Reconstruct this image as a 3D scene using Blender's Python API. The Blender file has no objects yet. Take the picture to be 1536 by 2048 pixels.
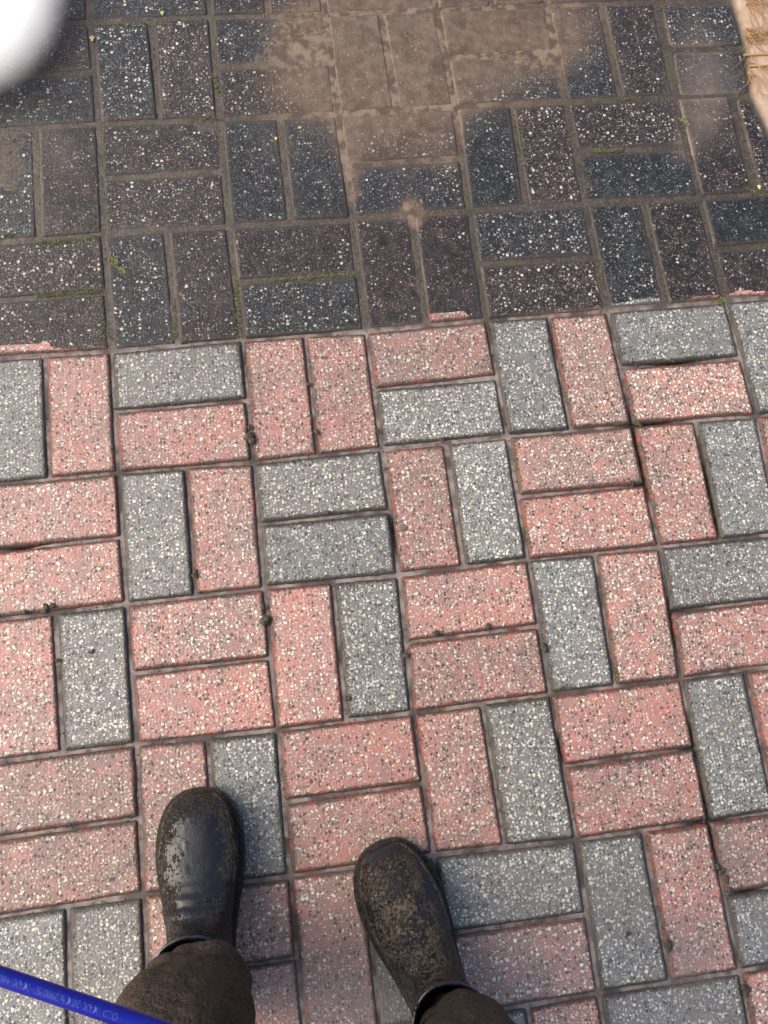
import bpy, bmesh, math, random
import numpy as np
from mathutils import Vector, Matrix
C = bpy.context.scene
col = C.collection
random.seed(4); rng = np.random.default_rng(7)

# ---------------------------------------------------------------- camera
F = 1700.0                                            # focal length in photo pixels (1536 x 2048)
RC = np.array([[0.9895381609, 0.1017762533, -0.1022537156],
               [-0.1224410523, 0.9673030292, -0.2221104196],
               [0.0763047625, 0.2323067886, 0.9696448521]])
CP = np.array([-0.249243, -0.605311, 1.288194])
cam = bpy.data.cameras.new('camera'); camo = bpy.data.objects.new('camera', cam); col.objects.link(camo)
M = Matrix([list(RC[i]) + [CP[i]] for i in range(3)] + [[0, 0, 0, 1]])
camo.matrix_world = M
cam.sensor_fit = 'VERTICAL'; cam.sensor_height = 24; cam.lens = 24 * F / 2048
cam.clip_start = 0.01; cam.clip_end = 500
C.camera = camo
def at(px, py, z=0.0):                                # where a measured photo point lies at height z
    d = RC @ np.array([(px - 768) / F, (1024 - py) / F, -1.0]); return CP + d * ((z - CP[2]) / d[2])
def topx(P):                                          # the reverse, used only to read measured stain outlines
    v = (np.asarray(P) - CP) @ RC; return 768 + F * v[..., 0] / -v[..., 2], 1024 - F * v[..., 1] / -v[..., 2]

# ---------------------------------------------------------------- light
w = bpy.data.worlds.new('World'); C.world = w; w.use_nodes = True
nt = w.node_tree; bg = nt.nodes['Background']
sky = nt.nodes.new('ShaderNodeTexSky'); sky.sky_type = 'NISHITA'; sky.sun_disc = False
SUN_EL, SUN_AZ = math.radians(38), math.radians(-80)
sky.sun_elevation = SUN_EL; sky.sun_rotation = SUN_AZ; sky.dust_density = 7; sky.air_density = 1.0; sky.ozone_density = 1.0
nt.links.new(sky.outputs[0], bg.inputs[0]); bg.inputs[1].default_value = 0.15
sun = bpy.data.lights.new('sun', 'SUN'); sun.energy = 1.0; sun.angle = math.radians(60); sun.color = (1, .96, .90)
so = bpy.data.objects.new('sun', sun); col.objects.link(so)
sd = Vector((math.sin(SUN_AZ) * math.cos(SUN_EL), math.cos(SUN_AZ) * math.cos(SUN_EL), math.sin(SUN_EL)))
so.rotation_euler = sd.to_track_quat('Z', 'Y').to_euler()
C.view_settings.view_transform = 'Standard'; C.view_settings.look = 'None'; C.view_settings.gamma = 1
C.view_settings.exposure = 0.80
C.render.engine = 'CYCLES'
C.cycles.use_denoising = True; C.cycles.volume_bounces = 28; C.cycles.max_bounces = 28

# ---------------------------------------------------------------- helpers
def tag(o, label=None, cat=None, group=None, kind=None):
    for k, v in (('label', label), ('category', cat), ('group', group), ('kind', kind)):
        if v: o[k] = v
    return o
def link(name, me, mat=None, parent=None, loc=(0, 0, 0)):
    o = bpy.data.objects.new(name, me); col.objects.link(o)
    if mat: me.materials.append(mat)
    if parent: o.parent = parent
    o.location = loc
    return o
def mesh_np(name, V, Fc, attrs=None, smooth=True):
    me = bpy.data.meshes.new(name); V = np.asarray(V, np.float32); Fc = np.asarray(Fc, np.int32)
    me.vertices.add(len(V)); me.vertices.foreach_set('co', V.ravel())
    me.loops.add(Fc.size); me.loops.foreach_set('vertex_index', Fc.ravel())
    me.polygons.add(len(Fc)); me.polygons.foreach_set('loop_start', np.arange(0, Fc.size, Fc.shape[1], dtype=np.int32))
    me.update(calc_edges=True); me.validate()
    me.polygons.foreach_set('use_smooth', np.full(len(Fc), smooth)); me.update()
    for k, a in (attrs or {}).items():
        at_ = me.attributes.new(k, 'FLOAT', 'POINT'); at_.data.foreach_set('value', np.asarray(a, np.float32))
    return me
def gridfaces(nu, nv, wrap=False):
    i, j = np.meshgrid(np.arange(nu - 1), np.arange(nv if wrap else nv - 1), indexing='ij')
    j2 = (j + 1) % nv
    return np.stack([i * nv + j, (i + 1) * nv + j, (i + 1) * nv + j2, i * nv + j2], -1).reshape(-1, 4)
_T = rng.random((256, 256))
def vn(x, y):                                          # smooth value noise 0..1
    x = np.asarray(x, float); y = np.asarray(y, float)
    xi = np.floor(x).astype(int); yi = np.floor(y).astype(int); fx = x - xi; fy = y - yi
    fx = fx * fx * (3 - 2 * fx); fy = fy * fy * (3 - 2 * fy)
    g = lambda a, b: _T[a % 256, b % 256]
    return (g(xi, yi) * (1 - fx) + g(xi + 1, yi) * fx) * (1 - fy) + (g(xi, yi + 1) * (1 - fx) + g(xi + 1, yi + 1) * fx) * fy
def fbm(x, y, n=3):
    s = 0; a = 1; t = 0
    for k in range(n): s = s + a * vn(x * 2 ** k + 17 * k, y * 2 ** k + 9 * k); t += a; a *= .5
    return s / t

class NT:                                              # terse node building
    def __init__(s, name):
        s.m = bpy.data.materials.new(name); s.m.use_nodes = True; s.t = s.m.node_tree; s.t.nodes.clear()
        s.out = s.n('OutputMaterial')
    def n(s, ty, **k):
        d = s.t.nodes.new('ShaderNode' + ty)
        for a, b in k.items(): setattr(d, a, b)
        return d
    def set(s, sock, v):
        if isinstance(v, bpy.types.NodeSocket): s.t.links.new(v, sock)
        elif v is not None:
            if isinstance(v, tuple) and len(v) == 3 and sock.type == 'RGBA': v = v + (1,)
            sock.default_value = v
    def math(s, op, a, b=None, c=None, clamp=False):
        d = s.n('Math', operation=op, use_clamp=clamp)
        for i, v in enumerate((a, b, c)): s.set(d.inputs[i], v)
        return d.outputs[0]
    def vmath(s, op, a, b=None, scale=None):
        d = s.n('VectorMath', operation=op); s.set(d.inputs[0], a)
        if b is not None: s.set(d.inputs[1], b)
        if scale is not None: s.set(d.inputs['Scale'], scale)
        return d.outputs[0]
    def mix(s, f, a, b):
        d = s.n('Mix', data_type='RGBA'); s.set(d.inputs[0], f); s.set(d.inputs[6], a); s.set(d.inputs[7], b); return d.outputs[2]
    def mixf(s, f, a, b):
        d = s.n('Mix', data_type='FLOAT'); s.set(d.inputs[0], f); s.set(d.inputs[2], a); s.set(d.inputs[3], b); return d.outputs[0]
    def ramp(s, v, lo, hi, a=0., b=1.):
        d = s.n('MapRange', interpolation_type='SMOOTHSTEP')
        for i, x in enumerate((v, lo, hi, a, b)): s.set(d.inputs[i], x)
        return d.outputs[0]
    def noise(s, vec, scale, detail=3, rough=.55):
        d = s.n('TexNoise'); s.set(d.inputs['Vector'], vec); d.inputs['Scale'].default_value = scale
        d.inputs['Detail'].default_value = detail; d.inputs['Roughness'].default_value = rough
        return d.outputs['Fac'], d.outputs['Color']
    def vor(s, vec, scale, dim='2D'):
        d = s.n('TexVoronoi', voronoi_dimensions=dim); s.set(d.inputs['Vector'], vec); d.inputs['Scale'].default_value = scale
        sp = s.n('SeparateColor'); s.t.links.new(d.outputs['Color'], sp.inputs[0])
        return d.outputs['Distance'], sp.outputs[0], sp.outputs[1], sp.outputs[2]
    def attr(s, name): return s.n('Attribute', attribute_name=name).outputs['Fac']
    def bump(s, h, dist, strength=1., normal=None):
        d = s.n('Bump'); s.set(d.inputs['Height'], h); d.inputs['Distance'].default_value = dist; d.inputs['Strength'].default_value = strength
        if normal is not None: s.set(d.inputs['Normal'], normal)
        return d.outputs[0]
    def finish(s, color, rough, normal=None, spec=.5, coat=None, coatr=.1, metallic=0.):
        p = s.n('BsdfPrincipled'); s.set(p.inputs['Base Color'], color); s.set(p.inputs['Roughness'], rough)
        s.set(p.inputs['Specular IOR Level'], spec); s.set(p.inputs['Metallic'], metallic)
        if normal is not None: s.set(p.inputs['Normal'], normal)
        if coat is not None: s.set(p.inputs['Coat Weight'], coat); s.set(p.inputs['Coat Roughness'], coatr); 
        s.t.links.new(p.outputs[0], s.out.inputs[0]); return s.m

# ---------------------------------------------------------------- materials of the paving
def paver_mat(name, base, base2, edgecol, grime, cream):
    s = NT(name)
    tc = s.n('TexCoord').outputs['Object']; oi = s.n('ObjectInfo').outputs['Random']
    off = s.math('MULTIPLY', oi, 37.0); cb = s.n('CombineXYZ'); s.set(cb.inputs[0], off); s.set(cb.inputs[1], s.math('MULTIPLY', oi, 91.)); s.set(cb.inputs[2], off)
    p0 = s.vmath('ADD', tc, cb.outputs[0])
    _, nc = s.noise(p0, 420, 2)
    p = s.vmath('ADD', p0, s.vmath('SCALE', s.vmath('SUBTRACT', nc, (.5, .5, .5)), scale=.0040))
    g_at, m_at, e_at = s.attr('grime'), s.attr('mud'), s.attr('edge')
    n1, _ = s.noise(p0, 60, 4); n2, _ = s.noise(p0, 260, 3, .6); n3, _ = s.noise(p0, 14, 3)
    g = s.ramp(s.math('ADD', g_at, s.math('MULTIPLY', s.math('SUBTRACT', n2, .5), .9)), .40, .60)
    # aggregate: three sizes of light chips, one of dark
    keepv = s.math('ADD', s.math('MULTIPLY', s.math('SUBTRACT', s.math('FRACT', s.math('MULTIPLY', oi, 7.3)), .5), .16), s.math('MULTIPLY', s.math('SUBTRACT', s.noise(p0, 42, 4, .7)[0], .5), .75))
    def chips(scale, keep, r0, r1):
        d, a, b, c = s.vor(p, scale)
        rad = s.mixf(b, r0, r1)
        m = s.ramp(d, rad, s.math('MULTIPLY', rad, .72))
        return s.math('MULTIPLY', m, s.math('GREATER_THAN', a, s.math('ADD', keep, keepv))), c
    kg = lambda clean, dirty: s.mixf(g, clean, dirty)
    c1, h1 = chips(135, kg(.76, .925), .20, .42)
    c2, h2 = chips(205, kg(.50 if 'red' in name else .47, .86), .18, .46)
    c3, h3 = chips(400, kg(.66, .70), .20, .48)
    p = s.vmath('ADD', p, (3.1, 7.7, 0))
    d1, e1 = chips(180, .66, .20, .52)
    matrix = s.mix(s.ramp(n1, .3, .7), base, base2)
    matrix = s.mix(s.ramp(n3, .35, .75, 0, .45), matrix, (.15, .12, .10))
    matrix = s.mix(s.ramp(s.math('ADD', s.math('MULTIPLY', s.math('FRACT', s.math('MULTIPLY', oi, 13.7)), .35), s.noise(p0, 26, 4, .65)[0]), .58, .88, 0, .6), matrix, (.13, .102, .082))
    matrix = s.mix(s.ramp(s.noise(p0, 75, 5, .8)[0], .58, .70, 0, .6), matrix, (.055, .047, .037))
    matrix = s.mix(s.math('MULTIPLY', n2, .22), matrix, (.62, .52, .47) if 'red' in name else (.5, .51, .5))
    dirt = s.mix(s.ramp(n1, .25, .75), grime[0], grime[1])
    dirt = s.mix(s.ramp(s.noise(p0, 60, 6, .8)[0], .52, .70, 0, .65), dirt, grime[2])
    basec = s.mix(g, matrix, dirt)
    basec = s.mix(s.math('MULTIPLY', d1, s.mixf(g, .85, .5)), basec, s.mix(e1, (.022, .022, .024), (.09, .085, .08)))
    tone = lambda h: s.mix(h, cream[0], cream[1])
    lit = s.mixf(g, 1.0, .80)
    wear = s.math('SUBTRACT', 1., s.ramp(e_at, .55, .9))
    basec = s.mix(s.math('MULTIPLY', s.math('MULTIPLY', c3, s.mixf(g, .58, .42)), s.math('MULTIPLY', lit, wear)), basec, tone(h3))
    basec = s.mix(s.math('MULTIPLY', s.math('MULTIPLY', c2, s.mixf(g, .9, s.mixf(h2, .35, 1.))), s.math('MULTIPLY', lit, wear)), basec, tone(h2))
    basec = s.mix(s.math('MULTIPLY', c1, s.math('MULTIPLY', lit, wear)), basec, s.mix(h1, (.72, .70, .6), (.62, .56, .42)))
    # worn stained chamfer
    em = s.ramp(s.math('ADD', e_at, s.math('ADD', s.math('MULTIPLY', s.math('SUBTRACT', n2, .5), 1.0), s.math('MULTIPLY', s.math('SUBTRACT', n3, .5), .9))), .16 if 'red' in name else .06, .58)
    br = s.mixf(s.math('FRACT', s.math('MULTIPLY', oi, 23.1)), .80, 1.12)
    basec = s.vmath('SCALE', basec, scale=br)
    basec = s.mix(s.math('MULTIPLY', em, .9), basec, s.mix(g, s.mix(s.ramp(n1, .40, .56), edgecol, (.045, .032, .022)), (.045, .04, .036)))
    # mud film
    mm = s.ramp(s.math('ADD', m_at, s.math('MULTIPLY', s.math('SUBTRACT', s.noise(p0, 90, 5, .7)[0], .5), .55)), .10, 1.30, 0., .86)
    tan = s.mix(s.ramp(n1, .3, .7), (.175, .125, .088), (.105, .073, .050))
    tan = s.mix(s.ramp(s.noise(p0, 22, 4, .65)[0], .5, .7, 0, .7), tan, (.075, .042, .022))
    film = s.mix(s.ramp(n1, .3, .7), (.20, .165, .145), (.14, .115, .10))
    s2 = s.attr('tan')
    basec = s.mix(mm, basec, s.mix(s2, film, tan))
    allc = s.math('MAXIMUM', s.math('MULTIPLY', c1, 1.), s.math('MAXIMUM', s.math('MULTIPLY', c2, .7), s.math('MULTIPLY', c3, .4)))
    h = s.math('ADD', s.math('MULTIPLY', allc, .6), s.math('ADD', s.math('MULTIPLY', n2, .9), s.math('MULTIPLY', d1, -.45)))
    h = s.math('MULTIPLY', h, s.mixf(mm, 1., .35))
    nrm = s.bump(h, .0021, 1.)
    ro = s.mixf(n1, .30, .62)
    ro = s.mixf(mm, ro, .38); ro = s.mixf(e_at, ro, .65)
    return s.finish(basec, ro, nrm, s.mixf(g, .5, .35), s.math('MULTIPLY', s.mixf(g, s.ramp(n3, .3, .7, .25, .8), s.ramp(n3, .35, .65, .1, .45)), s.math('SUBTRACT', 1., s.ramp(e_at, .2, .6))), .10)
CRW = ((.74, .67, .54), (.50, .44, .37))
M_RED = paver_mat('red_concrete', (.42, .145, .115), (.35, .15, .12), (.13, .03, .016), ((.012, .009, .0095), (.032, .023, .022), (.11, .048, .040)), CRW)
M_GREY = paver_mat('grey_concrete', (.098, .102, .094), (.165, .166, .152), (.022, .022, .018), ((.008, .009, .0105), (.023, .024, .025), (.055, .050, .043)), ((.72, .71, .64), (.48, .49, .47)))

# ---------------------------------------------------------------- measured joints
rows = {'a': {1: (180, 43), 2: (420, 33), 3: (650, 28), 4: (874, 20), 5: (1094, 10), 6: (1307, 3)},
 'b': {1: (197, 247), 2: (440, 238), 3: (675, 228), 4: (910, 213), 5: (1132, 203), 6: (1352, 194)},
 'c': {1: (207, 468), 2: (457, 453), 3: (704, 437), 4: (939, 421), 5: (1169, 406), 6: (1400, 395)},
 'd': {1: (222, 702), 2: (485, 680), 3: (732, 663), 4: (974, 640), 5: (1216, 622), 6: (1452, 602)},
 'e': {1: (235, 945), 2: (506, 925), 3: (764, 897), 4: (1017, 871), 5: (1266, 850), 6: (1514, 830)},
 'f': {1: (253, 1209), 2: (529, 1176), 3: (798, 1150), 4: (1057, 1119), 5: (1319, 1094)},
 'g': {1: (272, 1489), 2: (555, 1461), 3: (827, 1426), 4: (1101, 1389), 5: (1364, 1357)},
 'h': {1: (287, 1791), 2: (580, 1753), 3: (867, 1711), 4: (1154, 1679), 5: (1419, 1643)},
 'i': {4: (1199, 1988), 5: (1482, 1944)}}
left_y = {'b': 260, 'c': 487, 'd': 714, 'e': 967, 'f': 1237, 'g': 1524, 'h': 1834}   # where each row joint leaves the left side
P = .206
def J(c, k):                                           # joint crossing: column c, row line k (0 = 'a')
    if 0 <= k <= 8 and c in rows['abcdefghi'[k]]: return at(*rows['abcdefghi'[k]][c])[:2]
    base = np.array([(c - 3.5) * P, (3 - k) * P])
    if 0 <= k <= 8:
        r = rows['abcdefghi'[k]]; cc = min(r, key=lambda q: abs(q - c))
        d = at(*r[cc])[:2] - np.array([(cc - 3.5) * P, (3 - k) * P])
        if c < cc and 'abcdefghi'[k] in left_y: d[1] += (at(0, left_y['abcdefghi'[k]])[1] - (3 - k) * P - d[1]) * .8
        return base + d
    return base + .5 * (J(c, min(max(k, 0), 8)) - np.array([(c - 3.5) * P, (3 - min(max(k, 0), 8)) * P]))

# stains read off the photograph: (x, y, radius, strength) in photo pixels, tan mud / grey film
TAN = [(700, 70, 110, 1.), (770, 100, 100, 1.), (850, 150, 90, 1.05), (640, 170, 75, .8), (610, 70, 70, .55), (980, 70, 110, .75), (1080, 70, 90, .5),
       (900, 190, 70, .75), (690, 255, 26, 1.1), (697, 300, 26, 1.1), (703, 345, 22, 1.), (708, 385, 16, .9), (822, 418, 24, 1.25), (835, 445, 12, .9),
       (800, 10, 260, .5), (560, 190, 60, .4), (770, 280, 70, .35), (860, 290, 60, .45), (1130, 90, 60, .5), (1020, 160, 60, .3), (1160, 30, 80, .4), (900, 330, 30, .35), (330, 330, 60, .25), (740, 190, 90, .8)]
FILM = [(1420, 150, 80, .65), (1390, 60, 60, .35), (1405, 245, 60, .7), (1370, 300, 30, .5), (130, 350, 60, .35), (120, 300, 40, .3), (255, 300, 50, .25), (560, 290, 60, .3), (550, 80, 50, .4), (60, 240, 50, .2), (100, 120, 90, .3),
        (60, 1290, 60, .45), (215, 975, 26, .75), (1240, 853, 20, .6), (660, 1990, 90, .42), (560, 2010, 70, .4), (1400, 1890, 70, .42), (380, 1390, 90, .3), (1450, 1440, 60, .55), (1250, 1800, 70, .3), (190, 1270, 40, .2),
        (790, 2000, 60, .5), (1060, 1780, 70, .3), (80, 1950, 80, .35), (1480, 1700, 50, .3), (160, 1120, 80, .22), (420, 1000, 40, .3), (950, 1960, 60, .2), (1400, 2000, 90, .4)]
def field(L, px, py):
    s = np.zeros_like(px)
    for x, y, r, a in L: s = s + a * np.exp(-((px - x) ** 2 + (py - y) ** 2) / (r * r) * 1.1)
    return s
CLEAN = [[(-300, 700), (0, 692), (95, 683), (104, 698), (215, 693), (222, 730), (-300, 740)],
         [(855, 629), (925, 621), (938, 632), (930, 650), (858, 655)],
         [(1218, 606), (1325, 594), (1332, 620), (1218, 628)],
         [(1375, 600), (1395, 592), (1445, 590), (1445, 612), (1375, 612)],
         [(1456, 590), (1480, 578), (1545, 585), (1700, 590), (1700, 620), (1456, 620)],
         [(615, 662), (690, 655), (690, 672), (615, 675)],
         [(1040, 630), (1212, 612), (1215, 632), (1042, 645)]]
def inpoly(px, py, poly):
    c = np.zeros(px.shape, bool)
    for (x1, y1), (x2, y2) in zip(poly, poly[1:] + poly[:1]):
        with np.errstate(divide='ignore', invalid='ignore'):
            c ^= ((y1 > py) != (y2 > py)) & (px < (x2 - x1) * (py - y1) / (y2 - y1 + 1e-9) + x1)
    return c

linef = lambda X: np.interp(X, [-1] + [J(k, 3)[0] for k in range(1, 7)] + [2], [J(0, 3)[1]] + [J(k, 3)[1] for k in range(1, 7)] + [J(6, 3)[1]])
CH = .0048
def paver(q, dirty, mat, name='paver', rc=.0045, gap=.0058, zoff=None):
    """q: four world corners (bl, br, tr, tl) of the cell; the block is inset by half a joint"""
    q = np.array(q, float); cen = q.mean(0)
    L = (np.linalg.norm(q[1] - q[0]) + np.linalg.norm(q[2] - q[3])) / 2; W = (np.linalg.norm(q[3] - q[0]) + np.linalg.norm(q[2] - q[1])) / 2
    def axis(T):
        t = T - gap; e = np.array([0, .0007, .0016, .0026, .0038, .0055])
        n = max(4, int((t - .014) / .0036)); mid = np.linspace(.0075, t - .0075, n)
        return np.r_[e, mid, t - e[::-1]], t
    u, Lu = axis(L); v, Wv = axis(W)
    U, V_ = np.meshgrid(u - Lu / 2, v - Wv / 2, indexing='ij')
    seed = random.random() * 50
    # rounded-rectangle distance, with a chipped wandering outline
    def sdf(X, Y):
        dx = np.abs(X) - (Lu / 2 - rc); dy = np.abs(Y) - (Wv / 2 - rc)
        return rc - (np.hypot(np.maximum(dx, 0), np.maximum(dy, 0)) + np.minimum(np.maximum(dx, dy), 0))
    d = sdf(U, V_)
    dx = np.abs(U) - (Lu / 2 - rc); dy = np.abs(V_) - (Wv / 2 - rc); cm = (dx > 0) & (dy > 0) & (d < 0)
    hyp = np.hypot(dx, dy) + 1e-9
    U = np.where(cm, np.sign(U) * ((Lu / 2 - rc) + dx / hyp * rc), U); V_ = np.where(cm, np.sign(V_) * ((Wv / 2 - rc) + dy / hyp * rc), V_)
    d = np.maximum(d, 0)
    edgew = np.exp(-d / .003)
    wob = (fbm(U * 160 + seed, V_ * 160, 3) - .55) * .0022 * edgew
    rr = np.hypot(U / Lu, V_ / Wv) + 1e-6
    U2 = U + wob * np.sign(U) * (np.abs(U) > Lu / 2 - .008); V2 = V_ + wob * np.sign(V_) * (np.abs(V_) > Wv / 2 - .008)
    ax = (q[1] - q[0] + q[2] - q[3]); ax /= np.linalg.norm(ax); ay = (q[3] - q[0] + q[2] - q[1]); ay /= np.linalg.norm(ay)
    # bilinear shape of the measured cell
    s_, t_ = U2 / L + .5, V2 / W + .5
    X = np.zeros(U.shape + (2,))
    for k, (a, b) in enumerate(((0, 0), (1, 0), (1, 1), (0, 1))):
        X += ((s_ if a else 1 - s_) * (t_ if b else 1 - t_))[..., None] * q[k]
    X -= cen
    ang = random.gauss(0, .006); ca, sa = math.cos(ang), math.sin(ang); X = X @ np.array([[ca, sa], [-sa, ca]])
    chm = np.clip(1 - d / CH, 0, 1)
    Z = -chm ** 1.7 * .0040 + (fbm(U * 300 + seed, V_ * 300, 2) - .5) * .0006 + (fbm(U * 25 + seed, V_ * 25, 2) - .5) * .0012
    tx, ty = random.gauss(0, .0045), random.gauss(0, .0045)
    Z = Z + X[..., 0] * tx + X[..., 1] * ty
    z0 = random.gauss(0, .0005) if zoff is None else zoff
    nu, nv = U.shape
    V3 = np.concatenate([X, Z[..., None]], -1).reshape(-1, 3)
    Fc = gridfaces(nu, nv)
    # side skirt
    ring = [i * nv for i in range(nu)] + [(nu - 1) * nv + j for j in range(1, nv)] + [i * nv + nv - 1 for i in range(nu - 2, -1, -1)] + [j for j in range(nv - 2, 0, -1)]
    low = V3[ring].copy(); low[:, 2] = -.055; n0 = len(V3); k = len(ring)
    V3 = np.r_[V3, low]
    sk = np.array([[ring[i], n0 + i, n0 + (i + 1) % k, ring[(i + 1) % k]] for i in range(k)])
    Fc = np.r_[Fc, sk[:, ::1]]
    world = np.c_[V3[:, :2] + cen, np.zeros(len(V3))]
    px, py = topx(world)
    gr = np.full(len(V3), 1. if dirty else 0.)
    if dirty:
        for poly in CLEAN: gr[inpoly(px, py, poly)] = 0
    dl = world[:, 1] - linef(world[:, 0])
    if dirty: gr = gr - np.exp(-(dl / .006) ** 2) * np.clip(fbm(world[:, 0] * 55, world[:, 1] * 55 + 3, 2) - .38, 0, 1) * 2.2
    else: gr = gr + np.exp(-(dl / .010) ** 2) * np.clip(fbm(world[:, 0] * 50 + 7, world[:, 1] * 50, 2) - .5, 0, 1) * 3.
    gr = np.clip(gr, 0, 1)
    tanf = field(TAN, px, py); film = field(FILM, px, py)
    tanv = np.clip(tanf / (tanf + film + .05) + (.35 if dirty else 0), 0, 1)
    base = .05 if dirty else .0
    if dirty: edgeb = np.r_[np.exp(-(d.ravel() / .007) ** 2), np.ones(len(V3) - nu * nv)] * np.clip(fbm(world[:, 0] * 20, world[:, 1] * 20, 3) * 1.6 - .5, 0, 1) * .7
    else: edgeb = 0
    mud = np.clip(np.maximum(tanf, film) + base + edgeb + (fbm(world[:, 0] * 9, world[:, 1] * 9, 3) - .5) * (.35 if dirty else .60), 0, 1.3) + (.0 if dirty else .25 * np.clip((-.55 - world[:, 1]) * 3, 0, 1))
    ed = np.r_[np.clip(1 - (d.ravel() / .0095), 0, 1), np.ones(k)]
    me = mesh_np(name, V3, Fc, {'grime': gr, 'mud': mud, 'tan': tanv, 'edge': ed})
    # orientation check: top must face up
    o = link(name, me, mat, None, (cen[0], cen[1], z0))
    return o

# r = red, g = grey; V = two upright side by side, H = two lying one above the other
PAT = {0: 'Vrr Hgg Vrr Hgr Vgr Hgg Vrr', 1: 'Hrg Vgr Hgr Vrg Hrg Vgr Hgg', 2: 'Vgr Hrr Vgg Hrg Vgr Hrg Vrr', 3: 'Hrr Vgr Hrg Vrr Hgr Vgr Hgr',
       4: 'Vgr Hgr Vrr Hrg Vgr Hgr Vgr', 5: 'Hrr Vgr Hgg Vrg Hrr Vrg Hrr', 6: 'Vrg Hrr Vrg Hrr Vgr Hgr Vgr', 7: 'Hrr Vrg Hrr Vrg Hrr Vgr Hrg',
       8: 'Vgg Hrr Vrg Hgr Vgr Hrg Vrr', 9: 'Hrr Vgr Hrg Vgr Hgr Vrg Hgr'}
ORD = ['first', 'second', 'third', 'fourth', 'fifth', 'sixth', 'seventh']
def rowname(r):
    if r <= 3: return ['fourth', 'third', 'second', 'first'][r] + ' row above grime line'
    return ORD[r - 4] + ' row below grime line'
OVER = {(1, 6, 0): [(1337, 99), (1490, 93), (1464, 6), (1318, 8)], (1, 6, 1): [(1357, 196), (1503, 190), (1487, 98), (1341, 101)],
        (2, 6, 1): [(1516, 390), (1600, 384), (1494, 192), (1472, 196)], (0, 6, 1): None}
SPECIAL = {(3, 3, 1): 'grimy red upright paver with a bright clean pink patch at its lower end',
           (3, 0, 1): 'grimy red sideways paver with a washed pink strip, leftmost directly above grime line',
           (3, 6, 1): 'grimy red sideways paver with clean pink wedge at the right edge above grime line',
           (1, 6, 0): 'upper of two short grey pavers with rounded ends beside the tan mud',
           (1, 6, 1): 'lower of two short grey-brown pavers beside the tan mud and roots',
           (2, 6, 1): 'narrow slanting cut paver at the right edge beside the tan mud',
           (1, 3, 0): 'upright paver left of the pair buried under tan mud at the top',
           (1, 3, 1): 'upright paver right of the pair buried under tan mud at the top',
           (5, 3, 0): 'clean pink upright paver with a small round brown mud drop on it',
           (7, 1, 1): 'wet grey upright paver partly under the toe of the left boot',
           (7, 2, 1): 'wet pink sideways paver touched by the toe of the right boot'}
DEEP = [(1285, 900, 40), (1300, 960, 30), (1425, 960, 50), (1435, 1040, 30), (1355, 1250, 60), (1410, 1620, 50), (1440, 1690, 40), (1300, 842, 60), (1120, 1500, 30), (1350, 722, 50), (795, 1060, 40), (1500, 1790, 30), (1390, 1480, 40), (40, 1090, 50)]
CELLS = []
groups = {0: 'grimy pavers above the grime line', 1: 'clean pavers below the grime line'}
for r in range(-1, 11):
    for c in range(-1, 8):
        seen = 0 <= r <= 9 and 0 <= c <= 6
        if c >= 7 and r <= 2: continue
        if r == -1 and c >= 6: continue
        code = PAT[r].split()[c] if seen else (('V' if (r + c) % 2 == 0 else 'H') + random.choice(['rr', 'rg', 'gr']))
        TL, TR, BR, BL = J(c, r - 1), J(c + 1, r - 1), J(c + 1, r), J(c, r)
        dirty = r <= 3
        for m in (0, 1):
            if code[0] == 'V':
                a, b = m * .5, m * .5 + .5
                q = [BL + (BR - BL) * a, BL + (BR - BL) * b, TL + (TR - TL) * b, TL + (TR - TL) * a]; member = ('left', 'right')[m]
            else:
                a, b = m * .5, m * .5 + .5
                q = [TL + (BL - TL) * b, TR + (BR - TR) * b, TR + (BR - TR) * a, TL + (BL - TL) * a]; member = ('upper', 'lower')[m]
            rc = .0045
            if (r, c, m) in OVER:
                if OVER[(r, c, m)] is None: continue
                q = [at(*p_)[:2] for p_ in OVER[(r, c, m)]]; rc = .012
            o = paver(q, dirty, M_RED if code[1 + m] == 'r' else M_GREY, rc=rc, gap=random.uniform(.0050, .0085) if dirty else random.uniform(.0030, .0054), zoff=(-.0022 if (r, c, m) == (5, 3, 9) else None))
            CELLS.append((q, dirty))
            cn = ('red' if code[1 + m] == 'r' else 'grey') if dirty else ('pink' if code[1 + m] == 'r' else 'grey')
            st = 'grimy' if dirty else 'clean'
            if seen:
                lab = SPECIAL.get((r, c, m)) or f"{st} {cn} {'upright' if code[0] == 'V' else 'sideways'} paver, {member} of {ORD[c]} pair from left, {rowname(r)}"
                tag(o, lab, 'paver', groups[0 if dirty else 1])
            else:
                tag(o, 'concrete paver lying beyond the edge of the photographed patch', 'paver', 'pavers beyond the photographed patch')

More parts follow.
